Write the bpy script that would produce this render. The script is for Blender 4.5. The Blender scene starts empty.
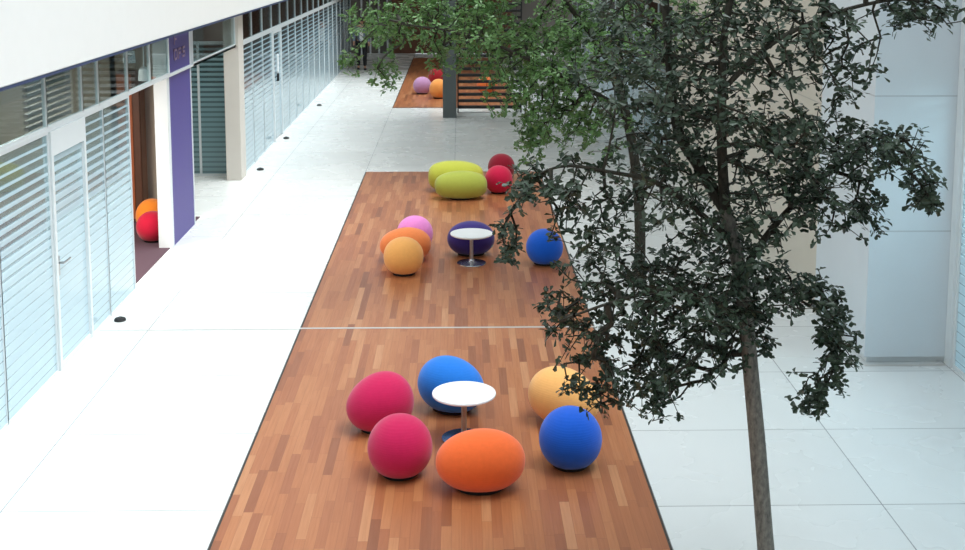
import bpy, math, random
import numpy as np
from mathutils import Vector, Matrix, Euler
R_ = math.radians
S = 0.8                      # every length below is in units of 0.8 m (camera height 5 units = 4 m)
scn = bpy.context.scene
COL = scn.collection

# ------------------------------------------------------------------ materials
def lin(c):
    return tuple(((v / 255) / 12.92 if v / 255 <= 0.04045 else ((v / 255 + 0.055) / 1.055) ** 2.4) for v in c)

class NT:
    def __init__(self, name):
        self.m = bpy.data.materials.new(name); self.m.use_nodes = True
        self.t = self.m.node_tree; self.n = self.t.nodes; self.n.clear()
        self.out = self.n.new('ShaderNodeOutputMaterial')
    def new(self, typ, **kw):
        n = self.n.new(typ)
        for k, v in kw.items(): setattr(n, k, v)
        return n
    def link(self, a, b): self.t.links.new(a, b)
    def val(self, sock, v):
        if hasattr(v, 'is_output') or isinstance(v, bpy.types.NodeSocket): self.link(v, sock)
        else: sock.default_value = v
    def math(self, op, a, b=None, c=None):
        n = self.new('ShaderNodeMath', operation=op)
        self.val(n.inputs[0], a)
        if b is not None: self.val(n.inputs[1], b)
        if c is not None: self.val(n.inputs[2], c)
        return n.outputs[0]
    def mix(self, f, a, b):
        n = self.new('ShaderNodeMix', data_type='RGBA')
        self.val(n.inputs[0], f); self.val(n.inputs[6], a); self.val(n.inputs[7], b)
        return n.outputs[2]
    def xyz(self):
        tc = self.new('ShaderNodeTexCoord'); s = self.new('ShaderNodeSeparateXYZ')
        self.link(tc.outputs['Object'], s.inputs[0]); return tc.outputs['Object'], s.outputs
    def noise(self, vec, scale, detail=3, rough=.5):
        n = self.new('ShaderNodeTexNoise'); self.link(vec, n.inputs['Vector'])
        n.inputs['Scale'].default_value = scale; n.inputs['Detail'].default_value = detail; n.inputs['Roughness'].default_value = rough
        return n.outputs['Fac']
    def ramp(self, f, stops):
        n = self.new('ShaderNodeValToRGB'); self.val(n.inputs[0], f)
        el = n.color_ramp.elements
        while len(el) < len(stops): el.new(.5)
        for e, (p, c) in zip(el, stops): e.position = p; e.color = (*c, 1)
        return n.outputs[0]
    def bsdf(self, color, rough=.5, metal=0, spec=.5, sheen=0, bump=None, bstr=.2, bdist=.01):
        b = self.new('ShaderNodeBsdfPrincipled')
        self.val(b.inputs['Base Color'], color if not isinstance(color, tuple) else (*color, 1))
        self.val(b.inputs['Roughness'], rough); b.inputs['Metallic'].default_value = metal
        b.inputs['Specular IOR Level'].default_value = spec
        b.inputs['Sheen Weight'].default_value = sheen
        if bump is not None:
            bn = self.new('ShaderNodeBump'); self.link(bump, bn.inputs['Height'])
            bn.inputs['Strength'].default_value = bstr; bn.inputs['Distance'].default_value = bdist
            self.link(bn.outputs[0], b.inputs['Normal'])
        return b.outputs[0]
    def schlick(self, f0=.04):
        lw = self.new('ShaderNodeLayerWeight'); lw.inputs['Blend'].default_value = .5
        return self.math('ADD', f0, self.math('MULTIPLY', self.math('POWER', lw.outputs['Facing'], 5), 1 - f0))
    def done(self, sh): self.link(sh, self.out.inputs[0]); return self.m

def plain(name, c, rough=.5, metal=0, spec=.5, var=.06, scale=6):
    n = NT(name); o, _ = n.xyz()
    a = lin(c); k = n.noise(o, scale)
    col = n.mix(k, (*[v * (1 - var) for v in a], 1), (*[min(1, v * (1 + var)) for v in a], 1))
    return n.done(n.bsdf(col, rough, metal, spec))

def fabric(name, c):
    n = NT(name); o, xyz = n.xyz()
    nz = n.noise(o, 5 / S, 2)
    ph = n.math('ADD', n.math('MULTIPLY', xyz[2], 300 / S), n.math('MULTIPLY', nz, 9.0))
    w = n.math('SINE', ph)
    weave = n.noise(o, 260, 2)
    hgt = n.math('ADD', n.math('MULTIPLY', w, .5), n.math('MULTIPLY', weave, .6))
    a = lin(c)
    col = n.mix(n.noise(o, 30, 3), (*[v * .92 for v in a], 1), (*[min(1, v * 1.06) for v in a], 1))
    return n.done(n.bsdf(col, .8, 0, .25, .25, hgt, .13, .004))

def mat_floor(name, x0, tx, base):
    n = NT(name); o, xyz = n.xyz()
    u = n.math('DIVIDE', n.math('SUBTRACT', xyz[0], x0 * S), tx * S)
    v = n.math('DIVIDE', n.math('SUBTRACT', xyz[1], 15.29 * S), 1.695 * S)
    def line(t, per, w):
        f = n.math('FRACT', n.math('ADD', t, 100.5))
        d = n.math('ABSOLUTE', n.math('SUBTRACT', f, .5))
        return n.math('LESS_THAN', d, w / per / 2)
    jn = n.math('MAXIMUM', line(u, tx, .012), line(v, 1.695, .012))
    cid = n.new('ShaderNodeCombineXYZ')
    n.link(n.math('FLOOR', u), cid.inputs[0]); n.link(n.math('FLOOR', v), cid.inputs[1])
    wn = n.new('ShaderNodeTexWhiteNoise'); n.link(cid.outputs[0], wn.inputs['Vector'])
    a = lin(base)
    tile = n.mix(wn.outputs[0], (*[q * .96 for q in a], 1), (*[min(1, q * 1.03) for q in a], 1))
    spk = n.noise(o, 90, 4, .7)
    tile = n.mix(n.math('MULTIPLY', n.math('LESS_THAN', spk, .36), .25), tile, (*lin((150, 150, 145)), 1))
    cloud = n.noise(o, 1.6, 3)
    tile = n.mix(n.math('MULTIPLY', cloud, .12), tile, (*lin((190, 188, 180)), 1))
    col = n.mix(n.math('MULTIPLY', jn, .85), tile, (*lin((130, 132, 134)), 1))
    rough = n.math('ADD', .2, n.math('MULTIPLY', cloud, .14))
    return n.done(n.bsdf(col, rough, 0, .5))

def mat_deck(name, dark=1.0):
    n = NT(name); o, xyz = n.xyz()
    pw, pl = .088 * S, .86 * S
    r = n.math('DIVIDE', xyz[0], pw); row = n.math('FLOOR', r)
    wr = n.new('ShaderNodeTexWhiteNoise', noise_dimensions='1D'); n.link(row, wr.inputs['W'])
    vv = n.math('ADD', n.math('DIVIDE', xyz[1], pl), n.math('MULTIPLY', wr.outputs[0], 7.3)); pc = n.math('FLOOR', vv)
    cid = n.new('ShaderNodeCombineXYZ'); n.link(row, cid.inputs[0]); n.link(pc, cid.inputs[1])
    wn = n.new('ShaderNodeTexWhiteNoise'); n.link(cid.outputs[0], wn.inputs['Vector'])
    col = n.ramp(wn.outputs[0], [(0, lin((132, 78, 50))), (.12, lin((160, 96, 62))), (.5, lin((175, 109, 69))), (.88, lin((186, 122, 79))), (1, lin((198, 140, 98)))])
    mp = n.new('ShaderNodeMapping'); n.link(o, mp.inputs[0]); mp.inputs['Scale'].default_value = (60, 2.2, 1)
    ad = n.new('ShaderNodeVectorMath', operation='ADD'); n.link(mp.outputs[0], ad.inputs[0])
    sc = n.new('ShaderNodeVectorMath', operation='SCALE'); n.link(cid.outputs[0], sc.inputs[0]); sc.inputs['Scale'].default_value = 3.7
    n.link(sc.outputs[0], ad.inputs[1])
    grain = n.noise(ad.outputs[0], 1.0, 4, .6)
    col = n.mix(n.math('MULTIPLY', n.math('SUBTRACT', grain, .35), .55), col, (*lin((92, 50, 30)), 1))
    blot = n.noise(o, 1.1, 3)
    col = n.mix(n.math('MULTIPLY', blot, .3), col, (*lin((150, 90, 56)), 1))
    fr = n.math('ABSOLUTE', n.math('SUBTRACT', n.math('FRACT', r), .5)); fv = n.math('ABSOLUTE', n.math('SUBTRACT', n.math('FRACT', vv), .5))
    gap = n.math('MAXIMUM', n.math('GREATER_THAN', fr, .482), n.math('GREATER_THAN', fv, .4975))
    col = n.mix(n.math('MULTIPLY', gap, .32), col, (*lin((70, 34, 20)), 1))
    rough = n.math('ADD', .26, n.math('MULTIPLY', grain, .22))
    return n.done(n.bsdf(col, rough, 0, .45, bump=grain, bstr=.06, bdist=.003))

def mat_glass(name, tint=(225, 238, 240), refl=1.0):
    n = NT(name)
    tr = n.new('ShaderNodeBsdfTransparent'); tr.inputs[0].default_value = (*lin(tint), 1)
    gl = n.new('ShaderNodeBsdfGlossy'); gl.inputs['Roughness'].default_value = .02
    mx = n.new('ShaderNodeMixShader'); n.link(n.math('MULTIPLY', n.schlick(), refl), mx.inputs[0])
    n.link(tr.outputs[0], mx.inputs[1]); n.link(gl.outputs[0], mx.inputs[2])
    return n.done(mx.outputs[0])

def mat_striped(name, pitch=.118, veil=.4, lo=.9, hi=.22, ztop=2.85, film=(206, 228, 237), tint=(215, 232, 236)):
    """clear glass carrying a frosted film cut into horizontal bands, wider towards the floor"""
    n = NT(name); o, xyz = n.xyz()
    tr = n.new('ShaderNodeBsdfTransparent'); tr.inputs[0].default_value = (*lin(tint), 1)
    gl = n.new('ShaderNodeBsdfGlossy'); gl.inputs['Roughness'].default_value = .03
    fr = n.schlick()
    clear = n.new('ShaderNodeMixShader'); n.link(fr, clear.inputs[0]); n.link(tr.outputs[0], clear.inputs[1]); n.link(gl.outputs[0], clear.inputs[2])
    df = n.new('ShaderNodeBsdfDiffuse'); df.inputs[0].default_value = (*lin(film), 1)
    tl = n.new('ShaderNodeBsdfTranslucent'); tl.inputs[0].default_value = (*lin(film), 1)
    m1 = n.new('ShaderNodeMixShader'); m1.inputs[0].default_value = .25; n.link(df.outputs[0], m1.inputs[1]); n.link(tl.outputs[0], m1.inputs[2])
    m2 = n.new('ShaderNodeMixShader'); n.link(fr, m2.inputs[0]); n.link(m1.outputs[0], m2.inputs[1]); n.link(gl.outputs[0], m2.inputs[2])
    z = n.math('DIVIDE', xyz[2], S)
    f = n.math('FRACT', n.math('DIVIDE', z, pitch))
    t = n.math('DIVIDE', z, ztop)
    t = n.math('MINIMUM', n.math('MAXIMUM', n.math('SUBTRACT', n.math('MULTIPLY', t, 1.9), .75), 0), 1)
    w = n.math('ADD', lo, n.math('MULTIPLY', t, hi - lo))
    band = n.math('MAXIMUM', n.math('LESS_THAN', f, w), n.math('SUBTRACT', veil + .06, n.math('MULTIPLY', t, veil)))
    m3 = n.new('ShaderNodeMixShader'); n.link(band, m3.inputs[0]); n.link(clear.outputs[0], m3.inputs[1]); n.link(m2.outputs[0], m3.inputs[2])
    return n.done(m3.outputs[0])

def mat_leaf(name, a, b, trans=.2, rough=.38, spec=.5):
    n = NT(name); o, _ = n.xyz()
    k = n.noise(o, 9, 2)
    k2 = n.noise(o, 60, 1)
    col = n.mix(n.math('ADD', n.math('MULTIPLY', k, .6), n.math('MULTIPLY', k2, .4)), (*lin(a), 1), (*lin(b), 1))
    p = n.bsdf(col, rough, 0, spec)
    tl = n.new('ShaderNodeBsdfTranslucent'); n.link(col, tl.inputs[0])
    mx = n.new('ShaderNodeMixShader'); mx.inputs[0].default_value = trans
    n.link(p, mx.inputs[1]); n.link(tl.outputs[0], mx.inputs[2])
    return n.done(mx.outputs[0])

def mat_bark(name, a, b):
    n = NT(name); o, _ = n.xyz()
    mp = n.new('ShaderNodeMapping'); n.link(o, mp.inputs[0]); mp.inputs['Scale'].default_value = (1, 1, .45)
    k = n.noise(mp.outputs[0], 45, 5, .65)
    col = n.ramp(k, [(.3, lin(a)), (.7, lin(b))])
    return n.done(n.bsdf(col, .85, 0, .2, bump=k, bstr=.5, bdist=.01))

def mat_cladding(name, c, zs, xs=()):
    n = NT(name); o, xyz = n.xyz()
    a = lin(c); k = n.noise(o, 2.5, 4); sp = n.noise(o, 120, 2)
    col = n.mix(n.math('ADD', n.math('MULTIPLY', k, .6), n.math('MULTIPLY', sp, .4)), (*[v * .93 for v in a], 1), (*[min(1, v * 1.05) for v in a], 1))
    j = None
    for z in zs:
        q = n.math('LESS_THAN', n.math('ABSOLUTE', n.math('SUBTRACT', xyz[2], z * S)), .007)
        j = q if j is None else n.math('MAXIMUM', j, q)
    col = n.mix(n.math('MULTIPLY', j, .3), col, (*lin((110, 112, 112)), 1))
    return n.done(n.bsdf(col, .45, 0, .4))

M = dict(
    striped_door=mat_striped('banded_door_glass', veil=.62, hi=.5),
    floor_l=mat_floor('terrazzo_left', -2.12, 1.98, (236, 236, 232)),
    floor_r=mat_floor('terrazzo_right_shaded', 1.76, 2.03, (222, 225, 225)),  # same stone as the left; darker base stands in for shade
    deck=mat_deck('timber_strips'),
    white=plain('white_paint', (240, 240, 238), .45, var=.02),
    frame=plain('white_aluminium', (222, 228, 230), .35, var=.03),
    steel=plain('brushed_steel', (170, 172, 174), .28, 1, var=.08, scale=30),
    chrome=plain('chrome', (190, 192, 196), .24, 1, var=.03),
    tabletop=plain('white_laminate', (245, 246, 247), .25, var=.01),
    rubber=plain('black_rubber', (30, 31, 32), .7),
    edge=plain('dark_edge_strip', (58, 50, 44), .6),
    seam=plain('pale_metal_strip', (196, 194, 190), .35, .2),
    glass=mat_glass('clear_glass'),
    striped=mat_striped('banded_glass'),
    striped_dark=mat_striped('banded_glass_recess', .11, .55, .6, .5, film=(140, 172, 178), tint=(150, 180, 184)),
    clad=mat_cladding('stone_cladding', (212, 221, 227), [1.63, 3.25, 4.87]),
    beige=mat_cladding('beige_render', (205, 198, 184), [2.885]),
    pillar=plain('pale_pillar_paint', (214, 208, 200), .6, var=.03),
    navy=plain('navy_soffit_shade', (52, 66, 102), .5),
    purple=plain('purple_paint', (80, 70, 140), .5, var=.06, scale=25),
    letter=plain('pale_pink_lettering', (150, 128, 158), .5),
    room_wall=plain('warm_grey_wall', (176, 164, 146), .8),
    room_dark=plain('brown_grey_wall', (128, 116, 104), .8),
    carpet=plain('plum_carpet', (78, 56, 66), .95, var=.15, scale=60),
    wood=plain('orange_brown_wood', (168, 92, 52), .5, var=.2, scale=4),
    wood2=plain('dark_wood', (92, 58, 40), .5, var=.2, scale=4),
    end=plain('grey_brown_facade', (112, 106, 100), .6, var=.15, scale=1.5),
    endwood=plain('red_brown_panelling', (112, 72, 52), .6, var=.2, scale=3),
    column=plain('grey_concrete', (88, 94, 94), .7, var=.12, scale=4),
    slat=plain('charcoal_slats', (42, 44, 44), .6),
    blind=plain('brown_blind', (120, 108, 96), .6),
    lamp=plain('white_lamp_enamel', (244, 246, 248), .4, var=.01),
    bark=mat_bark('grey_bark', (84, 84, 81), (142, 140, 132)),
    bark2=mat_bark('dark_bark', (40, 40, 35), (72, 70, 62)),
    leaf=mat_leaf('backlit_dark_leaf', (34, 48, 38), (72, 92, 70), .12, .36),  # nearest crown: leaf colour darkened to look seen against the light
    leaf2=mat_leaf('toplit_green_leaf', (62, 100, 50), (126, 164, 100), .25, .3),  # same kind of leaf, coloured lighter to look lit from above
    skin=plain('skin', (196, 150, 124), .6), hair=plain('dark_hair', (38, 30, 26), .6),
    shirt=plain('grey_blue_jacket', (120, 132, 146), .8), inner=plain('pale_shirt', (220, 222, 220), .8),
    trousers=plain('black_trousers', (24, 24, 28), .8), shoes=plain('black_shoes', (20, 20, 22), .5),
    base=plain('black_foot_shadow', (26, 22, 22), .95),
)

# ------------------------------------------------------------------ mesh helpers
class MB:
    def __init__(self): self.v = []; self.f = []
    def add(self, vs, fs):
        k = len(self.v); self.v += [tuple(p) for p in vs]; self.f += [tuple(i + k for i in q) for q in fs]
    def box(self, x0, x1, y0, y1, z0, z1, bev=0):
        if bev <= 0:
            self.add([(x, y, z) for z in (z0, z1) for y in (y0, y1) for x in (x0, x1)],
                     [(0, 2, 3, 1), (4, 5, 7, 6), (0, 1, 5, 4), (1, 3, 7, 5), (3, 2, 6, 7), (2, 0, 4, 6)])
        else:
            import bmesh
            bm = bmesh.new(); bmesh.ops.create_cube(bm, size=1)
            for v in bm.verts: v.co = ((x0 + x1) / 2 + v.co.x * (x1 - x0), (y0 + y1) / 2 + v.co.y * (y1 - y0), (z0 + z1) / 2 + v.co.z * (z1 - z0))
            bmesh.ops.bevel(bm, geom=list(bm.edges), offset=bev, segments=2, affect='EDGES')
            bm.verts.index_update()
            self.add([v.co[:] for v in bm.verts], [[v.index for v in f.verts] for f in bm.faces]); bm.free()
        return self
    def tube(self, pts, rad, n=10, caps=True):
        pts = [Vector(p) for p in pts]
        if not hasattr(rad, '__len__'): rad = [rad] * len(pts)
        rings = []; ref = None
        for i, p in enumerate(pts):
            t = (pts[min(i + 1, len(pts) - 1)] - pts[max(i - 1, 0)]).normalized()
            if ref is None:
                ref = t.orthogonal().normalized()
            ref = (ref - t * ref.dot(t)).normalized(); b = t.cross(ref)
            rings.append([p + (ref * math.cos(a) + b * math.sin(a)) * rad[i] for a in [2 * math.pi * k / n for k in range(n)]])
        vs = [q for r in rings for q in r]; fs = []
        for i in range(len(rings) - 1):
            for k in range(n):
                fs.append((i * n + k, i * n + (k + 1) % n, (i + 1) * n + (k + 1) % n, (i + 1) * n + k))
        if caps: fs += [tuple(range(n))[::-1], tuple((len(rings) - 1) * n + k for k in range(n))]
        self.add(vs, fs); return self
    def lathe(self, prof, c=(0, 0), n=48):
        vs = []; fs = []; m = len(prof)
        for r, z in prof:
            for k in range(n):
                a = 2 * math.pi * k / n; vs.append((c[0] + r * math.cos(a), c[1] + r * math.sin(a), z))
        for i in range(m - 1):
            for k in range(n): fs.append((i * n + k, i * n + (k + 1) % n, (i + 1) * n + (k + 1) % n, (i + 1) * n + k))
        fs += [tuple(range(n))[::-1], tuple((m - 1) * n + k for k in range(n))]
        self.add(vs, fs); return self
    def ball(self, c, r, n=16, m=10):
        vs = []; fs = []
        if not hasattr(r, '__len__'): r = (r, r, r)
        for j in range(1, m):
            th = math.pi * j / m
            for k in range(n):
                a = 2 * math.pi * k / n
                vs.append((c[0] + r[0] * math.sin(th) * math.cos(a), c[1] + r[1] * math.sin(th) * math.sin(a), c[2] + r[2] * math.cos(th)))
        for j in range(m - 2):
            for k in range(n): fs.append((j * n + k, (j + 1) * n + k, (j + 1) * n + (k + 1) % n, j * n + (k + 1) % n))
        t = len(vs); vs += [(c[0], c[1], c[2] + r[2]), (c[0], c[1], c[2] - r[2])]
        for k in range(n): fs.append((t, k, (k + 1) % n)); fs.append((t + 1, (m - 2) * n + (k + 1) % n, (m - 2) * n + k))
        self.add(vs, fs); return self
    def build(self, name, mat, parent=None, smooth=False, loc=None):
        me = bpy.data.meshes.new(name)
        me.from_pydata([(x * S, y * S, z * S) for x, y, z in self.v], [], self.f); me.update()
        return link_mesh(name, me, mat, parent, smooth, loc)

def link_mesh(name, me, mat, parent=None, smooth=False, loc=None):
    me.materials.append(mat)
    if smooth:
        me.polygons.foreach_set('use_smooth', [True] * len(me.polygons))
        try: me.set_sharp_from_angle(angle=R_(40))
        except Exception: pass
    o = bpy.data.objects.new(name, me); COL.objects.link(o)
    if parent is not None: o.parent = parent
    if loc is not None: o.location = Vector(loc) * S
    return o

def thing(name, label, cat, loc=(0, 0, 0), rz=0, group=None):
    o = bpy.data.objects.new(name, None); COL.objects.link(o)
    o.empty_display_size = .1
    o.location = Vector(loc) * S; o.rotation_euler = (0, 0, rz)
    return tag(o, label, cat, group)
def tag(o, label, cat, group=None):
    o['label'] = label; o['category'] = cat
    if group: o['group'] = group
    return o
def struct(o, label=None):
    o['kind'] = 'structure'
    if label: o['label'] = label
    return o
def bx(*a, bev=0): return MB().box(*a, bev=bev)

# ------------------------------------------------------------------ floor and deck
XL, XR = -4.78, 4.85          # left and right facade planes
DL, DR = -2.12, 1.76          # deck edges
fl = MB(); fl.box(-10, DL, -5, 60, -.3, 0); fl.box(DR, 10, -5, 60, -.3, 0); fl.box(DL, DR, 26.3, 36.9, -.3, 0); fl.box(DL, DR, -5, 26.3, -.3, -.05); fl.box(DL, DR, 36.9, 60, -.3, -.05)
fo = fl.build('floor', M['floor_l']); fo.data.materials.append(M['floor_r'])
for i, p in enumerate(fo.data.polygons): p.material_index = 1 if i // 6 in (1,) else 0
struct(fo, 'white polished stone floor of large pale slabs')
d1 = bx(DL + .025, DR - .025, -4.9, 15.265, -.05, .012, bev=.004).build('floor_timber', M['deck']); struct(d1, 'nearer orange-brown timber strip floor panel with six poufs')
d2 = bx(DL + .025, DR - .025, 15.315, 26.275, -.05, .012, bev=.004).build('floor_timber', M['deck']); struct(d2, 'middle orange-brown timber strip floor panel with lime poufs')
d3 = bx(DL + .025, DR - .025, 36.93, 53.5, -.05, .012, bev=.004).build('floor_timber', M['deck']); struct(d3, 'far timber floor panel beyond the grey column')
e = MB()
for y0, y1 in ((-4.95, 26.3), (36.9, 53.5)):
    e.box(DL + .006, DL + .024, y0, y1, -.05, .006); e.box(DR - .024, DR - .006, y0, y1, -.05, .006); e.box(DL, DR, y1 - .024, y1, -.05, .006); e.box(DL, DR, y0, y0 + .024, -.05, .006)
struct(e.build('trim_1', M['edge']), 'dark edge strip round the timber floor')
struct(bx(DL, DR, 15.266, 15.314, -.05, .014).build('trim_2', M['seam']), 'pale strip across the timber floor')
struct(bx(XL + .03, DL - .03, 15.272, 15.308, -.02, .003).build('trim_3', M['seam']), 'grey joint strip across left floor')

# ------------------------------------------------------------------ left facade
nwin = [0]
def pane(x, y0, y1, z0, z1, mat, label, fr=.022, side=1, frame=True):
    """a glass pane in the plane X = x with its own frame"""
    nwin[0] += 1
    w = bx(x - .008, x + .008, y0 + fr * .5, y1 - fr * .5, z0 + fr * .5, z1 - fr * .5).build('window_%d' % nwin[0], mat)
    struct(w, label)
    if frame:
        f = MB(); h = fr / 2; d = .025
        f.box(x - d, x + d, y0 - h + .001, y0 + h, z0, z1); f.box(x - d, x + d, y1 - h, y1 + h - .001, z0, z1)
        f.box(x - d, x + d, y0 + h, y1 - h, z0, z0 + fr); f.box(x - d, x + d, y0 + h, y1 - h, z1 - fr, z1)
        f.build('window_frame', M['frame'], w)
    return w
ZT, ZP = 2.885, 3.63
def transom(x, y0, y1, name):
    return struct(bx(x - .03, x + .03, y0, y1, ZT - .022, ZT + .022, bev=.005).build(name, M['frame']), 'thin white transom bar along the glass')
tb = transom(XL, 8, 25.4, 'trim_4'); transom(XL, 26.0, 52, 'trim_5')
pos = [8.9, 10.55, 12.17, 13.75]
for a, b in zip(pos[:-1], pos[1:]):
    pane(XL, a, b, 0, ZT - .023, M['striped'], 'banded glass panel left of the glass door')
ups = [8.9, 10.55, 12.17, 13.75, 15.07, 15.75, 17.15, 18.4, 19.6]
for a, b in zip(ups[:-1], ups[1:]):
    pane(XL, a, b, ZT + .023, ZP, M['glass'], 'clear upper pane of the left glass front')
pane(XL, 15.07, 15.9, 0, ZT - .023, M['striped'], 'narrow banded glass panel beside the door')
pane(XL, 15.9, 17.15, 0, ZT - .023, M['striped'], 'banded glass panel at edge of the open doorway')
# the glass door
dr = bx(XL - .01, XL + .01, 13.83, 14.99, .05, 2.58).build('door_1', M['striped_door']); struct(dr, 'banded glass door with white header and lever handle')
f = MB()
f.box(XL - .05, XL + .05, 13.77, 13.84, 0, 2.861); f.box(XL - .05, XL + .05, 14.98, 15.05, 0, 2.861); f.box(XL - .05, XL + .05, 13.84, 14.98, 2.57, 2.861)
f.box(XL - .03, XL + .03, 13.84, 14.98, .005, .06)
f.build('door_frame', M['frame'], dr)
h = MB(); h.box(XL + .011, XL + .03, 13.88, 13.95, 1.12, 1.36, bev=.005)
h.tube([(XL + .02, 13.915, 1.28), (XL + .09, 13.915, 1.28), (XL + .09, 13.95, 1.28), (XL + .09, 14.14, 1.28)], .014, 8)
h.build('door_handle', M['steel'], dr, True)

# purple sign panel standing at the end of the glass front
pp = thing('sign_panel', 'tall purple sign panel with white edges beside the open doorway', 'sign', (-4.86, 20.5, 0))
def rel(o, c): o.location = Vector(c) * S; return o
px, py = -4.86, 20.5
q = MB().box(-.10, .05, -.78, .8, 0, ZP); q.build('panel', M['purple'], pp)
q = MB().box(-.16, .065, -.93, -.781, 0, ZP, bev=.006); q.build('edge_post', M['frame'], pp)
q = MB().box(-.12, .062, .801, .85, 0, ZP, bev=.006); q.build('edge_post', M['frame'], pp)
q = MB()
def glyph(mb, strokes, y, z, w, hh, x=.0505, t=.03):
    """strokes are segments in a unit cell; y grows away from the camera, which reads left to right from the aisle"""
    for (a, b, c, d) in strokes:
        y0, z0, y1, z1 = y + a * w, z + b * hh, y + c * w, z + d * hh
        if abs(y1 - y0) > abs(z1 - z0): mb.box(x, x + .008, min(y0, y1) - t / 2, max(y0, y1) + t / 2, (z0 + z1) / 2 - t / 2, (z0 + z1) / 2 + t / 2)
        else: mb.box(x, x + .008, (y0 + y1) / 2 - t / 2, (y0 + y1) / 2 + t / 2, min(z0, z1) - t / 2, max(z0, z1) + t / 2)
Dg = [(0, 0, 0, 1), (0, 1, .75, 1), (0, 0, .75, 0), (.95, .15, .95, .85)]
Fg = [(0, 0, 0, 1), (0, 1, .9, 1), (0, .52, .7, .52)]
Sg = [(0, 1, .9, 1), (0, .5, 0, 1), (0, .5, .9, .5), (.9, 0, .9, .5), (0, 0, .9, 0)]
for i, g in enumerate((Dg, Fg, Sg)): glyph(q, g, -.34 + i * .3, 3.1, .2, .15, t=.038)
glyph(q, Fg, -.3, 3.36, .2, .14, t=.035)
q.build('lettering', M['letter'], pp)

# wall above and around the recess, pillar, recess glass
struct(bx(-5.02, -4.70, 25.4, 26.0, 0, ZP, bev=.008).build('column_pale', M['pillar']), 'pale pillar at the corner of the recess')
transom(XL, 21.35, 25.4, 'trim_6').data
pane(XL, 21.36, 25.39, ZT + .023, ZP, M['glass'], 'long clear upper pane above the recess')
nwin[0] += 1
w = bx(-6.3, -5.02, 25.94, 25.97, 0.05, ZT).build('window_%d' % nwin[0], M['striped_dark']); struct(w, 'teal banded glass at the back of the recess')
f = MB(); f.box(-6.3, -5.02, 25.9, 26.0, 0, .05); f.box(-6.3, -5.02, 25.9, 26.0, ZT, ZT + .06); f.box(-5.7, -5.65, 25.92, 25.99, .05, ZT); f.build('window_frame', M['frame'], w)
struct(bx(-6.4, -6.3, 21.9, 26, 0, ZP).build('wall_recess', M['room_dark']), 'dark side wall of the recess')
struct(bx(-6.4, XL, 21.3, 26, ZP, ZP + .08).build('ceiling_recess', M['room_wall']), 'ceiling of the recess')

# first room behind the glass
struct(bx(-10, XL - .06, 8, 21.9, -.01, .012).build('floor_carpet', M['carpet']), 'plum carpet of the left room')
struct(bx(-10, -4.98, 21.9, 22.0, 0, ZP).build('wall_room_end', M['room_wall']), 'beige end wall of the left room')
struct(bx(-10, -9.9, 8, 21.9, 0, ZP).build('wall_room_back', M['room_wall']), 'back wall of the left room')
struct(bx(-10, XL - .06, 7.9, 8.0, 0, ZP).build('wall_room_near', M['room_wall']), 'near wall of the left room')
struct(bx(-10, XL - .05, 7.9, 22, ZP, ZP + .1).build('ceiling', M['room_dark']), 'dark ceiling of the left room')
# wooden door standing open, seen in the doorway
wd = thing('wooden_cupboard', 'orange-brown wooden cupboard just inside the open doorway', 'cupboard', (-5.66, 21.5, .012))
q = bx(-.52, -.10, -.02, .32, 0, 2.75, bev=.01); q.build('carcass', M['wood2'], wd)
q = bx(-.50, -.24, -.045, -.021, .06, 2.7, bev=.006); q.build('door', M['wood'], wd)
q = bx(-.23, -.11, -.045, -.021, .06, 2.7, bev=.006); q.build('door', M['wood2'], wd)

# interior things seen through the upper panes
bl = thing('window_blind', 'brown horizontal slat blind behind the upper glass beside doorway', 'blind', (-5.6, 16.4, 0))
q = MB()
for k in range(14): 
    z = 2.45 + k * .085; q.box(-.03, .03, -1.0, .72, z, z + .05)
q.build('slats', M['blind'], bl)
q = bx(-.05, .05, -1.02, .74, 3.55, 3.62); q.build('headrail', M['frame'], bl)
def pendant(x, y, z, lab):
    t = thing('pendant_lamp', lab, 'lamp', (x, y, z), 0, 'white lamps in the left room')
    MB().lathe([(.09, -.1), (.095, -.09), (.08, .08), (.03, .12)], n=20).build('lamp_shade', M['lamp'], t, True)
    MB().tube([(0, 0, .1), (0, 0, ZP - z)], .012, 6).build('cord', M['frame'], t)
pendant(-5.0, 18.13, 3.34, 'white hanging lamp inside room, high above the open doorway')
pendant(-5.0, 18.95, 2.98, 'white hanging lamp just above transom, nearest the purple sign panel')

# parapet of the upper floor
struct(bx(-4.5, -4.38, -5, 54, ZP + .02, 5.3, bev=.01).build('wall_parapet', M['white']), 'white parapet of the upper floor')
struct(bx(-9.5, -4.5, -5, 54, ZP + .1, ZP + .25).build('ceiling_slab', M['white']))
struct(bx(-4.5, -4.385, -5, 54, ZP - .012, ZP + .019).build('trim_7', M['navy']), 'navy strip for the shade under the parapet')  # dark strip standing in for shade on the parapet underside
struct(bx(XL - .05, -4.52, -5, 54, ZP + .0, ZP + .06).build('trim_8', M['white']))

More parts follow.
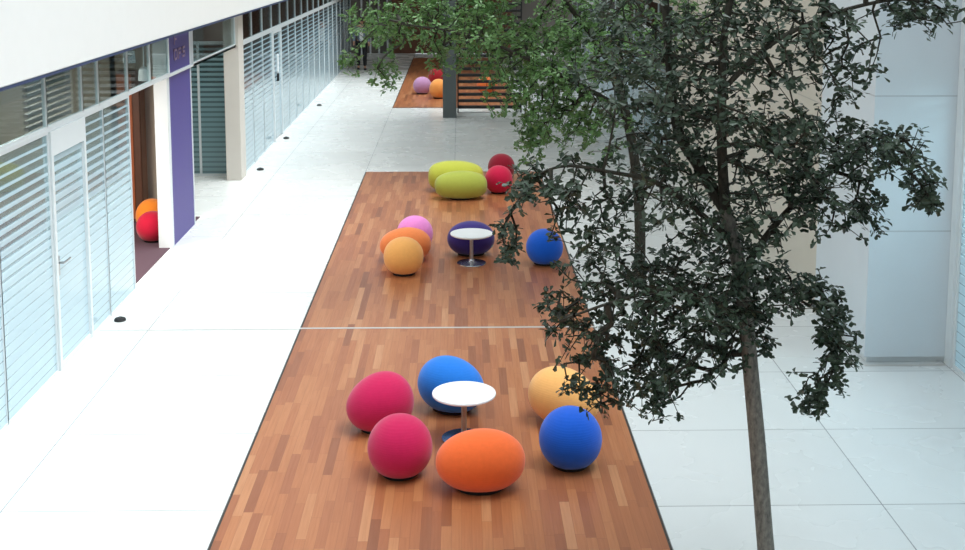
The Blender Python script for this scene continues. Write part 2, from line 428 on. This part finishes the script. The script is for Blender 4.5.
# far left facade
y = 26.0; wdt = [1.45] * 18
for i, k in enumerate(wdt):
    if i == 3:
        dr = bx(XL - .01, XL + .01, y + .07, y + k - .07, .05, ZT - .1).build('door_2', M['striped']); struct(dr, 'banded glass door with white pull plate far along left glass')
        q = MB(); q.box(XL - .05, XL + .05, y + .02, y + .08, 0, ZT - .023); q.box(XL - .05, XL + .05, y + k - .08, y + k - .02, 0, ZT - .023); q.box(XL - .05, XL + .05, y + .08, y + k - .08, ZT - .11, ZT - .023)
        q.build('door_frame', M['frame'], dr)
        hd = bx(XL + .012, XL + .05, y + .72, y + .84, 1.72, 2.2, bev=.01).build('door_handle', M['lamp'], dr)
        bx(XL + .012, XL + .06, y + .71, y + .83, 1.5, 1.7, bev=.01).build('lock', M['rubber'], dr)
    else:
        pane(XL, y, y + k, 0, ZT - .023, M['striped'], 'banded glass panel of the far left front', fr=.03)
    pane(XL, y, y + k, ZT + .023, ZP, M['glass'], 'clear upper pane of the far left front', fr=.03)
    y += k
struct(bx(-9, -8.9, 26, 54, 0, ZP).build('wall_far_room', M['room_dark']))
struct(bx(-9, XL - .06, 26, 54, -.01, .012).build('floor_far_room', M['carpet']))
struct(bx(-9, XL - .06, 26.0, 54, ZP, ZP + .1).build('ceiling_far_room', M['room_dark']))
# door stops on the floor along the left glass
def stop(x, y, lab, n):
    t = thing('door_stop', lab, 'door stop', (x, y, 0), 0, 'black door stops along the glass')
    MB().lathe([(.075, 0), (.08, .012), (.07, .035), (.03, .05)], n=24).build('rubber_pad', M['rubber'], t, True)
    MB().lathe([(.018, .05), (.018, .058), (.008, .062)], n=12).build('screw', M['steel'], t, True)
stop(-4.58, 15.7, 'black floor stop on pale slabs near the open doorway', 1)
stop(-4.5, 26.6, 'black floor stop on pale slabs just past the pale pillar', 2)
stop(-4.55, 31.0, 'black floor stop below the white pull plate', 3)
stop(-4.45, 37.5, 'small black floor stop far along the glass front', 4)

# ------------------------------------------------------------------ right side
blk = bx(4.85, 5.95, 13.85, 15.9, .085, 11).build('wall_block', M['clad']); struct(blk, 'pale stone clad block at right')
struct(bx(4.90, 5.95, 13.92, 15.86, 0, .085).build('baseboard_block', M['frame']), 'recessed base of the stone block')
struct(bx(4.83, 5.9, 13.76, 13.82, -.01, .003).build('trim_9', M['seam']), 'thin floor strip in front of block')
struct(bx(5.82, 5.95, 13.7, 13.85, 0, 11, bev=.004).build('trim_10', M['frame']), 'white corner post by the right glass')
for a, b in ((12.1, 13.68), (10.5, 12.1), (8.9, 10.5)):
    pane(5.88, a, b, 0, 3.6, M['striped'], 'banded glass panel at the right edge', fr=.05)
struct(bx(5.8, 6.0, -5, 13.7, 3.6, 11).build('shade_wall_right', M['clad']))  # lengthened and raised out of view to shade the right floor
struct(bx(8.5, 8.6, 8.5, 14, 0, 3.7).build('wall_right_room', M['room_wall']))
struct(bx(4.85, 5.2, 15.9, 27.25, 0, 11).build('wall_right', M['beige']), 'beige wall end behind the tree')  # upper height is added, out of view, to darken the right side
transom(XR, 27.25, 52, 'trim_11')
y = 27.25
for i in range(12):
    k = 2.05
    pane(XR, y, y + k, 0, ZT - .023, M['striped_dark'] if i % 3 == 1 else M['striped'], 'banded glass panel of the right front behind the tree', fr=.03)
    pane(XR, y, y + k, ZT + .023, ZP, M['glass'], 'clear upper pane of the right front behind the tree', fr=.03)
    y += k
struct(bx(4.75, 5.1, 27.25, 54, ZP, 11).build('wall_right_band', M['beige']), 'beige upper wall along right side, raised for shade')  # height added for shade; beige stands in for the wall's own shade
struct(bx(8, 8.1, 15.9, 54, 0, ZP).build('wall_right_back', M['room_wall']))
struct(bx(XR + .05, 8, 15.9, 54, -.01, .012).build('floor_right_room', M['carpet']))
struct(bx(5.0, 8, 15.9, 54, ZP, ZP + .1).build('ceiling_right', M['room_dark']))

# ------------------------------------------------------------------ far end
struct(bx(-7.2, -7.0, -5, 54, ZP + .25, 11).build('shade_wall_left', M['beige']))  # unseen wall, added to cut sidelight from the left
struct(bx(-10, 10, -5.2, -5, 0, 11).build('shade_wall_back', M['end']))  # unseen wall, added to keep light off the pouf fronts
struct(bx(5.9, 6.0, -5, 8.85, 0, 3.6).build('wall_right_near', M['clad']))
struct(bx(-4.85, -4.75, -5, 8, 0, ZP).build('wall_left_near', M['pillar']))
struct(bx(-.6, 4.75, 24.8, 35.2, 5.0, 5.35).build('shade_slab', M['white']), 'added slab above the grey column, shading the floor')  # unseen slab, added to darken the floor and deck below
struct(bx(-7, 4.8, 45, 56, 6.2, 6.5).build('shade_ceiling_far', M['white']))  # unseen ceiling, added to dim the far end
struct(bx(-10, 10, 56, 56.3, 0, 9).build('wall_end', M['end']), 'grey-brown end wall')
struct(bx(-3.2, 2.4, 55.9, 55.99, 0, 3.2).build('wall_end_panelling', M['endwood']), 'red-brown wood panelling on the end wall')
for i, x in enumerate((-4.6, -4.2, -3.8, -3.4)):
    struct(bx(x - .04, x + .04, 55.85, 55.95, 0, 4.5).build('trim_%d' % (12 + i), M['frame']), 'slim pale mullion on end wall')
struct(bx(-.52, -.12, 34.7, 35.1, 0, 4.995, bev=.01).build('column_grey', M['column']), 'grey square column between the timber floors')
sc = thing('slatted_screen', 'charcoal screen of horizontal slats on a white base beside grey column', 'screen', (.8, 35.2, 0))
bx(-.9, 1.0, -.14, .14, 0, .1, bev=.01).build('base', M['white'], sc)
for k in range(17):
    z = .22 + k * .19
    bx(-.9, 1.0, -.12, .12, z, z + .07, bev=.006).build('slat', M['slat'], sc)
for x in (-.88, .98): bx(x - .02, x + .02, -.13, .13, .1, 3.45).build('upright', M['slat'], sc)

# ------------------------------------------------------------------ poufs
DZ = .012
def pouf(label, group, x, y, R, L, c, yaw=0, tilt=0, egg=0.0, z0=DZ, upright=False, blunt=.94):
    """stuffed fabric pouf: an egg with its long axis along yaw, settled a little on its flat underside"""
    t = thing('pouf', label, 'pouf', (x, y, z0), 0, group)
    n, m = 56, 36; vs = []; fs = []
    rot = Matrix.Rotation(yaw, 3, 'Z') @ Matrix.Rotation(-tilt, 3, 'Y')
    for j in range(m + 1):
        th = math.pi * j / m; tt = -math.cos(th)
        rr = R * (math.sin(th) ** blunt) * (1 + egg * tt)
        for k in range(n):
            a = 2 * math.pi * k / n
            if upright: p = Vector((rr * math.cos(a), rr * math.sin(a), L * tt))
            else: p = Vector((L * tt, rr * math.cos(a), rr * math.sin(a)))
            vs.append(rot @ p)
    zmin = min(v.z for v in vs); 
    cut = zmin + .1 * R
    for v in vs:
        d = v.z - cut
        if d < .16 * R: v.z = cut + .16 * R * math.exp(min(0, (d - .16 * R) / (.16 * R))) - .0 if d > -1 else cut
    zmin = min(v.z for v in vs)
    for v in vs: v.z += -zmin + .018
    for j in range(m):
        for k in range(n): fs.append((j * n + k, j * n + (k + 1) % n, (j + 1) * n + (k + 1) % n, (j + 1) * n + k))
    mb = MB(); mb.add(vs, fs)
    key = 'pouf_%d_%d_%d' % c
    mat = bpy.data.materials.get(key) or fabric(key, c)
    mb.build('cover', mat, t, True)
    b = MB(); b.lathe([(R * .52, 0), (R * .56, .008), (R * .56, .03), (R * .4, .04)], n=40)  # foot disc; its black also stands in for shadow under the pouf
    if not upright and L > R * 1.1:
        b.v = [tuple(Matrix.Rotation(yaw, 3, 'Z') @ Vector((p[0] * min(1.35, L / R), p[1], p[2]))) for p in b.v]
    b.build('base', M['base'], t, True)
    return t
MAG, BLU, ORA, PAL, PIN = (196, 18, 82), (10, 84, 208), (246, 108, 48), (250, 184, 108), (238, 140, 210)
G1, G2, G3 = 'fabric poufs around the nearer white table', 'fabric poufs around the farther white table', 'fabric poufs at the back of the timber floor'
pouf('magenta egg-shaped pouf leaning back, behind the rounder magenta pouf', G1, -.845, 11.97, .305, .355, MAG, R_(18), R_(14), .10)
pouf('round magenta pouf in front, left of the orange oval pouf', G1, -.583, 10.89, .308, .30, MAG, upright=True, egg=-.03)
pouf('light blue egg-shaped pouf right behind the nearer white table', G1, -.11, 12.47, .30, .37, (24, 118, 214), R_(-24), R_(-10), -.06)
pouf('bright orange oval pouf lying lengthwise in front of the nearer table', G1, .175, 10.57, .288, .415, ORA, R_(2), R_(2), .03)
pouf('pale orange pouf behind the round royal blue pouf', G1, 1.08, 12.1, .30, .40, PAL, R_(-38), R_(-6), -.08)
pouf('round royal blue pouf right of the bright orange oval pouf', G1, 1.051, 11.05, .304, .30, (2, 88, 204), upright=True, egg=-.02)
pouf('pink pouf mostly hidden behind two orange poufs', G2, -.76, 19.33, .30, .30, PIN, upright=True)
pouf('orange oval pouf between the pink and pale orange poufs', G2, -.885, 18.7, .275, .41, (242, 134, 72), R_(4), R_(2), .05)
pouf('pale orange round pouf in front of the pink and orange poufs', G2, -.878, 17.9, .298, .305, (250, 176, 96), R_(0), R_(0), 0)
pouf('dark purple oval pouf behind the farther white table', G2, .162, 19.05, .285, .385, (56, 40, 122), R_(2), 0, 0)
pouf('blue pouf standing alone right of the farther white table', G2, 1.316, 18.45, .292, .29, (6, 94, 214), upright=True)
pouf('long yellow-green pouf behind the darker olive-green pouf', G3, -.10, 24.15, .325, .565, (196, 198, 72), R_(-2), R_(0), -.05, blunt=.62)
pouf('long olive-green pouf in front of the brighter yellow-green one', G3, .0, 23.38, .29, .52, (172, 180, 74), R_(3), 0, .03, blunt=.7)
pouf('bright red pouf beside the two long green poufs', G3, .77, 23.95, .285, .29, (206, 14, 68), upright=True)
pouf('dark red pouf behind the bright red pouf', G3, .87, 25.35, .29, .29, (150, 10, 42), upright=True)
G4 = 'fabric poufs on the far timber floor'
pouf('yellow-orange pouf on the far timber floor beside the grey column', G4, -.72, 39.2, .31, .33, (250, 160, 80), upright=True)
pouf('lilac pouf next to the yellow-orange pouf beyond grey column', G4, -1.3, 40.4, .31, .30, (190, 140, 180), upright=True)
pouf('deep red pouf at the back of the far timber floor', G4, -.85, 42.6, .31, .34, (160, 24, 34), upright=True)
pouf('orange pouf seen through the slats of charcoal screen', G4, .9, 40.5, .31, .36, (236, 120, 60), R_(20))
G5 = 'poufs inside the open doorway'
pouf('red pouf on the plum carpet in the open doorway', G5, -5.24, 20.05, .27, .265, (196, 10, 52), upright=True)
pouf('orange pouf behind the red one in the open doorway', G5, -5.42, 20.75, .285, .30, (244, 140, 40), upright=True)

# ------------------------------------------------------------------ tables
def table(label, x, y, r, h):
    t = thing('round_table', label, 'table', (x, y, DZ), 0, 'small white round tables')
    MB().lathe([(r - .03, h - .035), (r - .004, h - .022), (r, h - .012), (r - .004, h)], n=64).build('table_top', M['tabletop'], t, True)
    MB().lathe([(.032, .03), (.03, .06), (.028, h - .06), (.10, h - .045), (.10, h - .034)], n=24).build('column', M['steel'], t, True)
    MB().lathe([(.225, 0), (.232, .006), (.228, .016), (.10, .03), (.045, .05), (.034, .07)], n=48).build('base', M['chrome'], t, True)
table('white round pedestal table between the magenta and pale orange poufs', .027, 11.7, .325, .49)
table('white round pedestal table in front of the dark purple pouf', .165, 18.5, .335, .49)

# ------------------------------------------------------------------ trees
C0 = np.array([0, 0, 5.]); TH, PT = R_(1.05), R_(7.2)
def on_depth(x, y, Y):
    """point at distance Y down the hall seen in direction (x, y): used once to size the crowns"""
    f_ = np.array([math.sin(TH) * math.cos(PT), math.cos(TH) * math.cos(PT), -math.sin(PT)]); r_ = np.array([math.cos(TH), -math.sin(TH), 0]); u_ = np.cross(r_, f_)
    d = f_ + (x - 482.5) / 1200 * r_ - (y - 97) / 1200 * u_
    return C0 + d * (Y / d[1])

def make_tree(label, limbs, blobs, leafmat, barkmat, seed, leaf_len, base_r, nleaf=7, sag=.12, dens=1.0):
    rng = np.random.default_rng(seed)
    nodes = []; par = []; rad0 = []
    limb_ids = []
    for (start, pts, r0, r1) in limbs:
        ids = []
        pts = [np.array(p, float) for p in pts]
        # Catmull-Rom resample
        P = [2 * pts[0] - pts[1]] + pts + [2 * pts[-1] - pts[-2]]
        out = []
        for i in range(1, len(P) - 2):
            for s in np.linspace(0, 1, 7, endpoint=False):
                a, b, c, d = P[i - 1], P[i], P[i + 1], P[i + 2]
                out.append(.5 * (2 * b + (c - a) * s + (2 * a - 5 * b + 4 * c - d) * s * s + (3 * b - a - 3 * c + d) * s ** 3))
        out.append(pts[-1])
        prev = None if start is None else limb_ids[start[0]][int(start[1] * (len(limb_ids[start[0]]) - 1))]
        for i, p in enumerate(out):
            if start is not None and i == 0: ids.append(prev); continue
            nodes.append(p); par.append(-1 if prev is None else prev); rad0.append(r0 + (r1 - r0) * i / (len(out) - 1))
            prev = len(nodes) - 1; ids.append(prev)
        limb_ids.append(ids)
    nl = len(nodes)
    # cluster points inside the crown masses
    pts = []
    for (c, r, n) in blobs:
        n = int(n * dens)
        g = rng.normal(size=(n, 3)); g /= np.linalg.norm(g, axis=1)[:, None]
        g *= (rng.random((n, 1)) ** (1 / 2.2))
        pts.append(np.array(c) + g * np.array(r))
    pts = np.concatenate(pts)
    low = nodes[0][2]
    pts = pts[pts[:, 2] > low + .9]
    L0 = np.array(nodes)
    high = L0[:, 2] > low + (1.9 if base_r > .05 else 1.0)
    dist = np.min(np.linalg.norm(pts[:, None] - L0[None, high], axis=2), axis=1)
    order = np.argsort(dist)
    cap = nl + len(pts) * 7
    A = np.full((cap, 3), 1e9); A[:nl] = L0; A[:nl][~high] = 1e9
    plen = np.zeros(cap); cnt = nl; nodes = [np.array(q) for q in nodes]
    tips = []
    for idx in order:
        p = pts[idx]
        d = np.linalg.norm(A[:cnt] - p, axis=1)
        k = int(np.argmin(d + .28 * plen[:cnt]))
        q = nodes[k]; dd = np.linalg.norm(p - q)
        m = max(1, min(6, int(dd / .14)))
        prev = k
        up = np.array([0, 0, 1.0]) * dd * sag
        jit = rng.normal(size=3) * dd * .07
        for i in range(1, m + 1):
            s = i / m
            w = q + (p - q) * s + (up + jit) * 4 * s * (1 - s) * .5
            nodes.append(w); par.append(prev); rad0.append(0); A[cnt] = w; plen[cnt] = plen[prev] + dd / m; prev = cnt; cnt += 1
        tips.append(prev)
    N = len(nodes)
    acc = np.zeros(N)
    for t_ in tips: acc[t_] += .0032 ** 2.35
    ch = np.zeros(N, int)
    for i in range(N - 1, -1, -1):
        if acc[i] == 0: acc[i] = .0032 ** 2.35
        if par[i] >= 0: acc[par[i]] += acc[i]
    rad = np.minimum(acc ** (1 / 2.35), .05)
    root = thing('tree', label, 'tree', tuple(nodes[0]), 0, 'slender indoor trees')
    o = nodes[0]
    for li, ids in enumerate(limb_ids):
        tr = MB()
        rr = [max(rad0[i], .008) for i in ids]
        if li > 0: rr[0] = rr[1]
        tr.tube([nodes[i] - o for i in ids], rr, 14 if li == 0 else 9)
        tr.build('limb' if li else 'trunk', M['bark2'] if li else barkmat, root, True)
    br = MB()
    for i in range(nl, N):
        a, b = Vector(nodes[par[i]] - o), Vector(nodes[i] - o)
        if (b - a).length < 1e-4: continue
        br.tube([a, b], [min(rad[par[i]], rad[i] * 1.5), rad[i]], 5 if rad[i] > .012 else 3, caps=False)
    br.build('branches', M['bark2'], root, True)
    # leaves: loose rosettes at the twig ends
    V = []; Fc = []
    shape = np.array([(0, 0, 0), (.36, .17, .05), (.76, .29, .08), (1.0, 0, 0), (.76, -.29, .08), (.36, -.17, .05)])
    def leaf(pos, dirn, nrm, ln):
        x = dirn / np.linalg.norm(dirn); z = nrm - x * nrm.dot(x); z /= np.linalg.norm(z) + 1e-9; yv = np.cross(z, x)
        k = len(V)
        for (a, b, c) in shape: V.append(tuple(pos + (x * a + yv * b + z * (c - .10 * a * a)) * ln))
        Fc.append((k, k + 1, k + 2, k + 3)); Fc.append((k, k + 3, k + 4, k + 5))
    for t_ in tips:
        c = nodes[t_] - o
        ax = nodes[t_] - nodes[par[t_]]; ax = ax / (np.linalg.norm(ax) + 1e-9)
        nr = np.array([0, 0, 1.0]) * .8 + ax * .45 + rng.normal(size=3) * .35; nr /= np.linalg.norm(nr)
        e1 = np.cross(nr, rng.normal(size=3)); e1 /= np.linalg.norm(e1); e2 = np.cross(nr, e1)
        k = int(nleaf + rng.integers(-2, 3)); a0 = rng.random() * 6.28
        for i in range(k):
            a = a0 + 6.283 * i / k + rng.normal() * .25
            d = e1 * math.cos(a) + e2 * math.sin(a) + nr * rng.uniform(-.15, .5) - np.array([0, 0, rng.uniform(0, .35)])
            ln = leaf_len * rng.uniform(.65, 1.2)
            leaf(c + rng.normal(size=3) * .012, d, nr + rng.normal(size=3) * .3, ln)
        for i in range(int(rng.integers(1, 4))):     # a few leaves along the twig
            s = rng.random(); pp_ = nodes[par[t_]] - o; q = pp_ + (c - pp_) * s
            d = rng.normal(size=3); d[2] *= .6
            leaf(q, d, nr + rng.normal(size=3) * .4, leaf_len * rng.uniform(.6, 1.0))
    me = bpy.data.meshes.new('foliage'); me.from_pydata([(a * S, b * S, c * S) for a, b, c in V], [], Fc); me.update()
    link_mesh('foliage', me, leafmat, root)
    return root

def blob(x, y, rx, ry, n, Y, dy=0, rd=.8):
    c = on_depth(x, y, Y + dy); k = (Y + dy) / 1200
    return (c, (rx * k, rd, ry * k), n)
Y1 = 8.65
tp = [(772, 600), (766, 550), (758, 450), (752, 385), (745, 310), (738, 262), (725, 209)]
trunk = [on_depth(x, y, Y1) for x, y in tp]; trunk[0][2] = 0.0
def L(*pts): return [on_depth(x, y, Y1 + d) for x, y, d in pts]
limbs1 = [
    (None, trunk, .068, .05),
    ((0, 1.0), [trunk[-1]] + L((698, 165, .1), (678, 130, .15), (669, 60, .2), (664, -30, .2), (660, -110, .2)), .05, .02),
    ((0, 1.0), [trunk[-1]] + L((722, 150, -.15), (722, 90, -.25), (724, 40, -.3), (735, -30, -.35), (742, -100, -.3)), .042, .018),
    ((0, .86), [on_depth(740, 275, Y1)] + L((775, 225, .1), (815, 185, .25), (860, 150, .3), (910, 140, .3)), .03, .01),
    ((0, .93), [on_depth(732, 240, Y1)] + L((690, 205, -.2), (655, 182, -.25), (610, 172, -.2), (565, 166, 0), (535, 178, .2), (515, 205, .3)), .024, .0045),
    ((0, .74), [on_depth(747, 325, Y1)] + L((715, 300, -.2), (670, 290, -.35), (620, 300, -.45), (575, 315, -.5)), .024, .008),
    ((0, .74), [on_depth(747, 322, Y1)] + L((775, 295, .15), (805, 290, .2), (832, 305, .2), (842, 345, .2)), .02, .008),
    ((2, .45), L((722, 78, -.27), (770, 45, -.3), (830, 15, -.2), (890, 0, -.1), (930, 2, -.1)), .022, .009),
]
limbs1[7] = ((2, .45), [limbs1[2][1][2]] + limbs1[7][1][1:], .022, .009)
B1 = [(720, 110, 95, 75, 170, 0, 1.0), (640, 60, 70, 70, 120, 0, 1.0), (760, 25, 100, 55, 150, 0, 1.0), (835, 55, 48, 60, 48, 0, .6), (915, 10, 52, 26, 40, 0, .4), (800, 150, 70, 55, 120, 0, .8),
      (880, 150, 52, 38, 70, 0, .5), (925, 190, 20, 26, 28, 0, .25), (865, 212, 22, 36, 24, 0, .3), (812, 200, 38, 40, 40, 0, .6), (735, 215, 60, 60, 100, 0, .8), (650, 175, 60, 60, 80, 0, .8),
      (700, 285, 70, 48, 120, 0, .7), (635, 285, 60, 52, 85, 0, .7), (590, 235, 46, 52, 48, 0, .6), (580, 390, 20, 12, 9, 0, .25), (526, 185, 30, 24, 28, .1, .4), (508, 240, 13, 34, 20, .3, .3), (570, 180, 30, 26, 20, 0, .4), (560, 312, 26, 24, 20, 0, .4), (600, 398, 28, 14, 12, 0, .3), (655, 398, 34, 18, 20, 0, .4), (768, 332, 14, 26, 12, .1, .2), (585, 335, 44, 46, 46, 0, .5), (640, 365, 52, 46, 90, 0, .6),
      (700, 345, 45, 38, 52, 0, .6), (785, 288, 50, 26, 55, 0, .5), (836, 345, 25, 58, 58, 0, .3), (808, 392, 22, 22, 17, 0, .25), (720, -70, 150, 60, 160, 0, 1.1), (860, -50, 70, 40, 40, 0, .7),
      (740, 320, 30, 40, 40, 0, .3)]
make_tree('slender grey-trunked tree with leaves coloured dark as if backlit, the nearest tree', limbs1, [blob(x, y, rx, ry, n, Y1, d, rd) for x, y, rx, ry, n, d, rd in B1], M['leaf'], M['bark'], 7, .064, .07, nleaf=5, dens=1.65)

Y2 = 17.2
t2 = [(640, 290), (640, 230), (636, 170), (625, 110), (608, 60)]
trunk2 = [on_depth(x, y, Y2) for x, y in t2]; trunk2[0] = np.array([trunk2[1][0], Y2, 0.0])
def L2(*pts): return [on_depth(x, y, Y2 + d) for x, y, d in pts]
limbs2 = [(None, trunk2, .085, .06),
    ((0, 1.0), [trunk2[-1]] + L2((580, 20, 0), (545, -20, -.2), (500, -60, -.3)), .05, .02),
    ((0, .75), [on_depth(625, 110, Y2)] + L2((580, 85, -.3), (530, 60, -.6), (470, 35, -.8), (410, 25, -.9)), .04, .012),
    ((0, 1.0), [trunk2[-1]] + L2((620, 10, .3), (640, -40, .4), (660, -90, .5)), .05, .02)]
limbs2[2] = ((0, .75), limbs2[2][1], .04, .012)
B2 = [(378, 26, 42, 28, 62, 0, 1.0), (425, 22, 45, 32, 70, 0, 1.2), (350, 62, 16, 14, 8, 0, .6), (384, 72, 16, 22, 16, 0, .5), (475, 30, 50, 44, 130, 0, 1.4), (525, 70, 52, 56, 170, 0, 1.4), (575, 50, 60, 55, 170, 0, 1.4),
      (560, 115, 48, 40, 100, 0, 1.0), (620, 40, 60, 45, 110, 0, 1.3), (530, 140, 24, 26, 28, 0, .5), (490, -10, 90, 35, 130, 0, 1.4), (690, 20, 60, 35, 60, 0, 1.2), (600, 125, 36, 32, 40, 0, .8), (600, -60, 120, 50, 120, 0, 1.4), (440, 60, 16, 20, 10, 0, .5)]
make_tree('leafy top-lit green tree standing farther back, partly behind the dark-leaved tree', limbs2, [blob(x, y, rx, ry, n, Y2, d, rd) for x, y, rx, ry, n, d, rd in B2], M['leaf2'], M['bark2'], 11, .078, .08, nleaf=7, dens=1.9)

# ------------------------------------------------------------------ person at the far end
def skin_mesh(name, verts, edges, radii, mat, parent, root_i=0, sub=2):
    me = bpy.data.meshes.new(name); me.from_pydata([Vector(v) * S for v in verts], edges, []); me.update()
    o = bpy.data.objects.new(name, me); COL.objects.link(o)
    md = o.modifiers.new('skin', 'SKIN'); md.use_smooth_shade = True
    ss = o.modifiers.new('sub', 'SUBSURF'); ss.levels = sub; ss.render_levels = sub
    for i, sv in enumerate(me.skin_vertices[0].data):
        r = radii[i]; sv.radius = (r * S, r * S) if not hasattr(r, '__len__') else (r[0] * S, r[1] * S)
        sv.use_root = i == root_i
    dg = bpy.context.evaluated_depsgraph_get()
    nm = bpy.data.meshes.new_from_object(o.evaluated_get(dg))
    bpy.data.objects.remove(o); bpy.data.meshes.remove(me)
    nm.name = name; nm.materials.clear()
    return link_mesh(name, nm, mat, parent, True)
pr = thing('person', 'person in grey-blue jacket and black trousers near far left glass front', 'person', (-4.0, 48.4, 0), R_(4))
K = 2.12 / 1.75
def k3(l): return [(a * K, b * K, c * K) for a, b, c in l]
bv = k3([(0, 0, .95), (0, .01, 1.12), (0, .01, 1.3), (0, .01, 1.44), (0, 0, 1.52), (0, -.01, 1.60), (0, -.005, 1.70),
      (.10, 0, .90), (.11, -.06, .5), (.11, -.04, .09), (.115, -.16, .04), (-.10, 0, .90), (-.11, .06, .5), (-.11, .12, .10), (-.115, .02, .04),
      (.19, .01, 1.41), (.24, .03, 1.14), (.25, -.06, .90), (.25, -.09, .80), (-.19, .01, 1.41), (-.24, -.02, 1.14), (-.25, -.10, .92), (-.25, -.14, .83)])
be = [(0, 1), (1, 2), (2, 3), (3, 4), (4, 5), (5, 6), (0, 7), (7, 8), (8, 9), (9, 10), (0, 11), (11, 12), (12, 13), (13, 14), (3, 15), (15, 16), (16, 17), (17, 18), (3, 19), (19, 20), (20, 21), (21, 22)]
brd = [.13, .115, .13, .10, .05, .085, .075, .085, .06, .04, .035, .085, .06, .04, .035, .055, .045, .033, .03, .055, .045, .033, .03]
body = skin_mesh('body', bv, be, [r * K for r in brd], M['skin'], pr)
fm = MB()
fm.ball((0, -.10 * K, 1.60 * K), (.014 * K, .02 * K, .022 * K), 8, 6); fm.build('nose', M['skin'], pr, True)
fm = MB(); fm.ball((.09 * K, 0, 1.61 * K), (.014 * K, .02 * K, .03 * K), 8, 6); fm.build('ear', M['skin'], pr, True)
fm = MB(); fm.ball((-.09 * K, 0, 1.61 * K), (.014 * K, .02 * K, .03 * K), 8, 6)
fm.build('ear', M['skin'], pr, True)
hm = MB(); hm.ball((0, .015 * K, 1.665 * K), (.098 * K, .105 * K, .10 * K)); hm.ball((0, .045 * K, 1.59 * K), (.09 * K, .075 * K, .12 * K)); hm.build('hair', M['hair'], pr, True)
jv = k3([(0, 0, .90), (0, .01, 1.12), (0, .01, 1.3), (0, .01, 1.44), (.19, .01, 1.42), (.24, .03, 1.14), (.25, -.05, .93), (-.19, .01, 1.42), (-.24, -.02, 1.14), (-.25, -.09, .95)])
skin_mesh('jacket', jv, [(0, 1), (1, 2), (2, 3), (3, 4), (4, 5), (5, 6), (3, 7), (7, 8), (8, 9)], [r * K for r in [.165, .145, .155, .12, .075, .062, .05, .075, .062, .05]], M['shirt'], pr)
bx(-.06 * K, .06 * K, -.175 * K, -.10 * K, .98 * K, 1.40 * K, bev=.02).build('shirt', M['inner'], pr, True)
tv = k3([(0, 0, .93), (.10, 0, .88), (.11, -.06, .5), (.11, -.04, .12), (-.10, 0, .88), (-.11, .06, .5), (-.11, .12, .12)])
skin_mesh('trousers', tv, [(0, 1), (1, 2), (2, 3), (0, 4), (4, 5), (5, 6)], [r * K for r in [.14, .105, .08, .06, .105, .08, .06]], M['trousers'], pr)
for sx, yy in ((.113, -.10), (-.113, .06)):
    MB().ball((sx * K, yy * K, .035 * K), (.05 * K, .125 * K, .045 * K), 14, 8).build('shoe', M['shoes'], pr, True)

# ------------------------------------------------------------------ light
w = bpy.data.worlds.new('sky'); scn.world = w; w.use_nodes = True
nt = w.node_tree; bg = nt.nodes['Background']; bg.inputs[1].default_value = 1.0
tc = nt.nodes.new('ShaderNodeTexCoord'); sp = nt.nodes.new('ShaderNodeSeparateXYZ'); rm = nt.nodes.new('ShaderNodeValToRGB')
nt.links.new(tc.outputs['Generated'], sp.inputs[0]); nt.links.new(sp.outputs[2], rm.inputs[0]); nt.links.new(rm.outputs[0], bg.inputs[0])
for e_, (p_, c_) in zip(rm.color_ramp.elements, ((0.0, .42), (.85, 1.35))): e_.position = p_; e_.color = (c_ * .86, c_ * .95, c_, 1)
def sun(name, direction, strength, angle, color=(1, 1, 1)):
    l = bpy.data.lights.new(name, 'SUN'); l.energy = strength; l.angle = R_(angle); l.color = color
    o = bpy.data.objects.new(name, l); COL.objects.link(o)
    o.rotation_euler = Vector(direction).to_track_quat('-Z', 'Y').to_euler(); o.location = (3, 3, 12)
    return o
sun('daylight', (-.5, .12, -1), 3.5, 45, (.92, .98, 1))
def room_fill(x, y, z, sx, sy, power, color):  # unseen fill lamps, added to brighten the interiors behind the glass
    l = bpy.data.lights.new('room_fill', 'AREA'); l.shape = 'RECTANGLE'; l.size = sx * S; l.size_y = sy * S; l.energy = power; l.color = color
    o = bpy.data.objects.new('room_fill', l); COL.objects.link(o); o.location = (x * S, y * S, z * S)
room_fill(-7.2, 11.5, 3.55, 1.2, 3, 140, (1, .95, .88)); room_fill(-7.0, 17, 3.55, 1.2, 3, 210, (1, .93, .84))
for y_ in (29, 37, 45): room_fill(-7, y_, 3.55, 1.2, 4, 60, (.92, .97, 1))
room_fill(-5.7, 24, 3.55, .6, 1.6, 12, (.9, 1, 1))
room_fill(7.2, 11.5, 3.55, 1.2, 3, 110, (.9, .97, 1)); room_fill(6.6, 36, 3.55, 1.2, 8, 60, (1, .95, .9))

# ------------------------------------------------------------------ camera
cam = bpy.data.cameras.new('camera'); co = bpy.data.objects.new('camera', cam); COL.objects.link(co)
co.location = (0, 0, 5 * S); co.rotation_euler = (R_(90 - 7.2), 0, R_(-1.05))
cam.sensor_fit = 'HORIZONTAL'; cam.sensor_width = 36; cam.lens = 1200 / 965 * 36; cam.shift_y = (97 - 275) / 965
cam.clip_start = .05; cam.clip_end = 300
scn.camera = co
vs_ = scn.view_settings
vs_.view_transform = 'Standard'; vs_.look = 'None'; vs_.gamma = 1; vs_.use_curve_mapping = False; vs_.exposure = 0.17
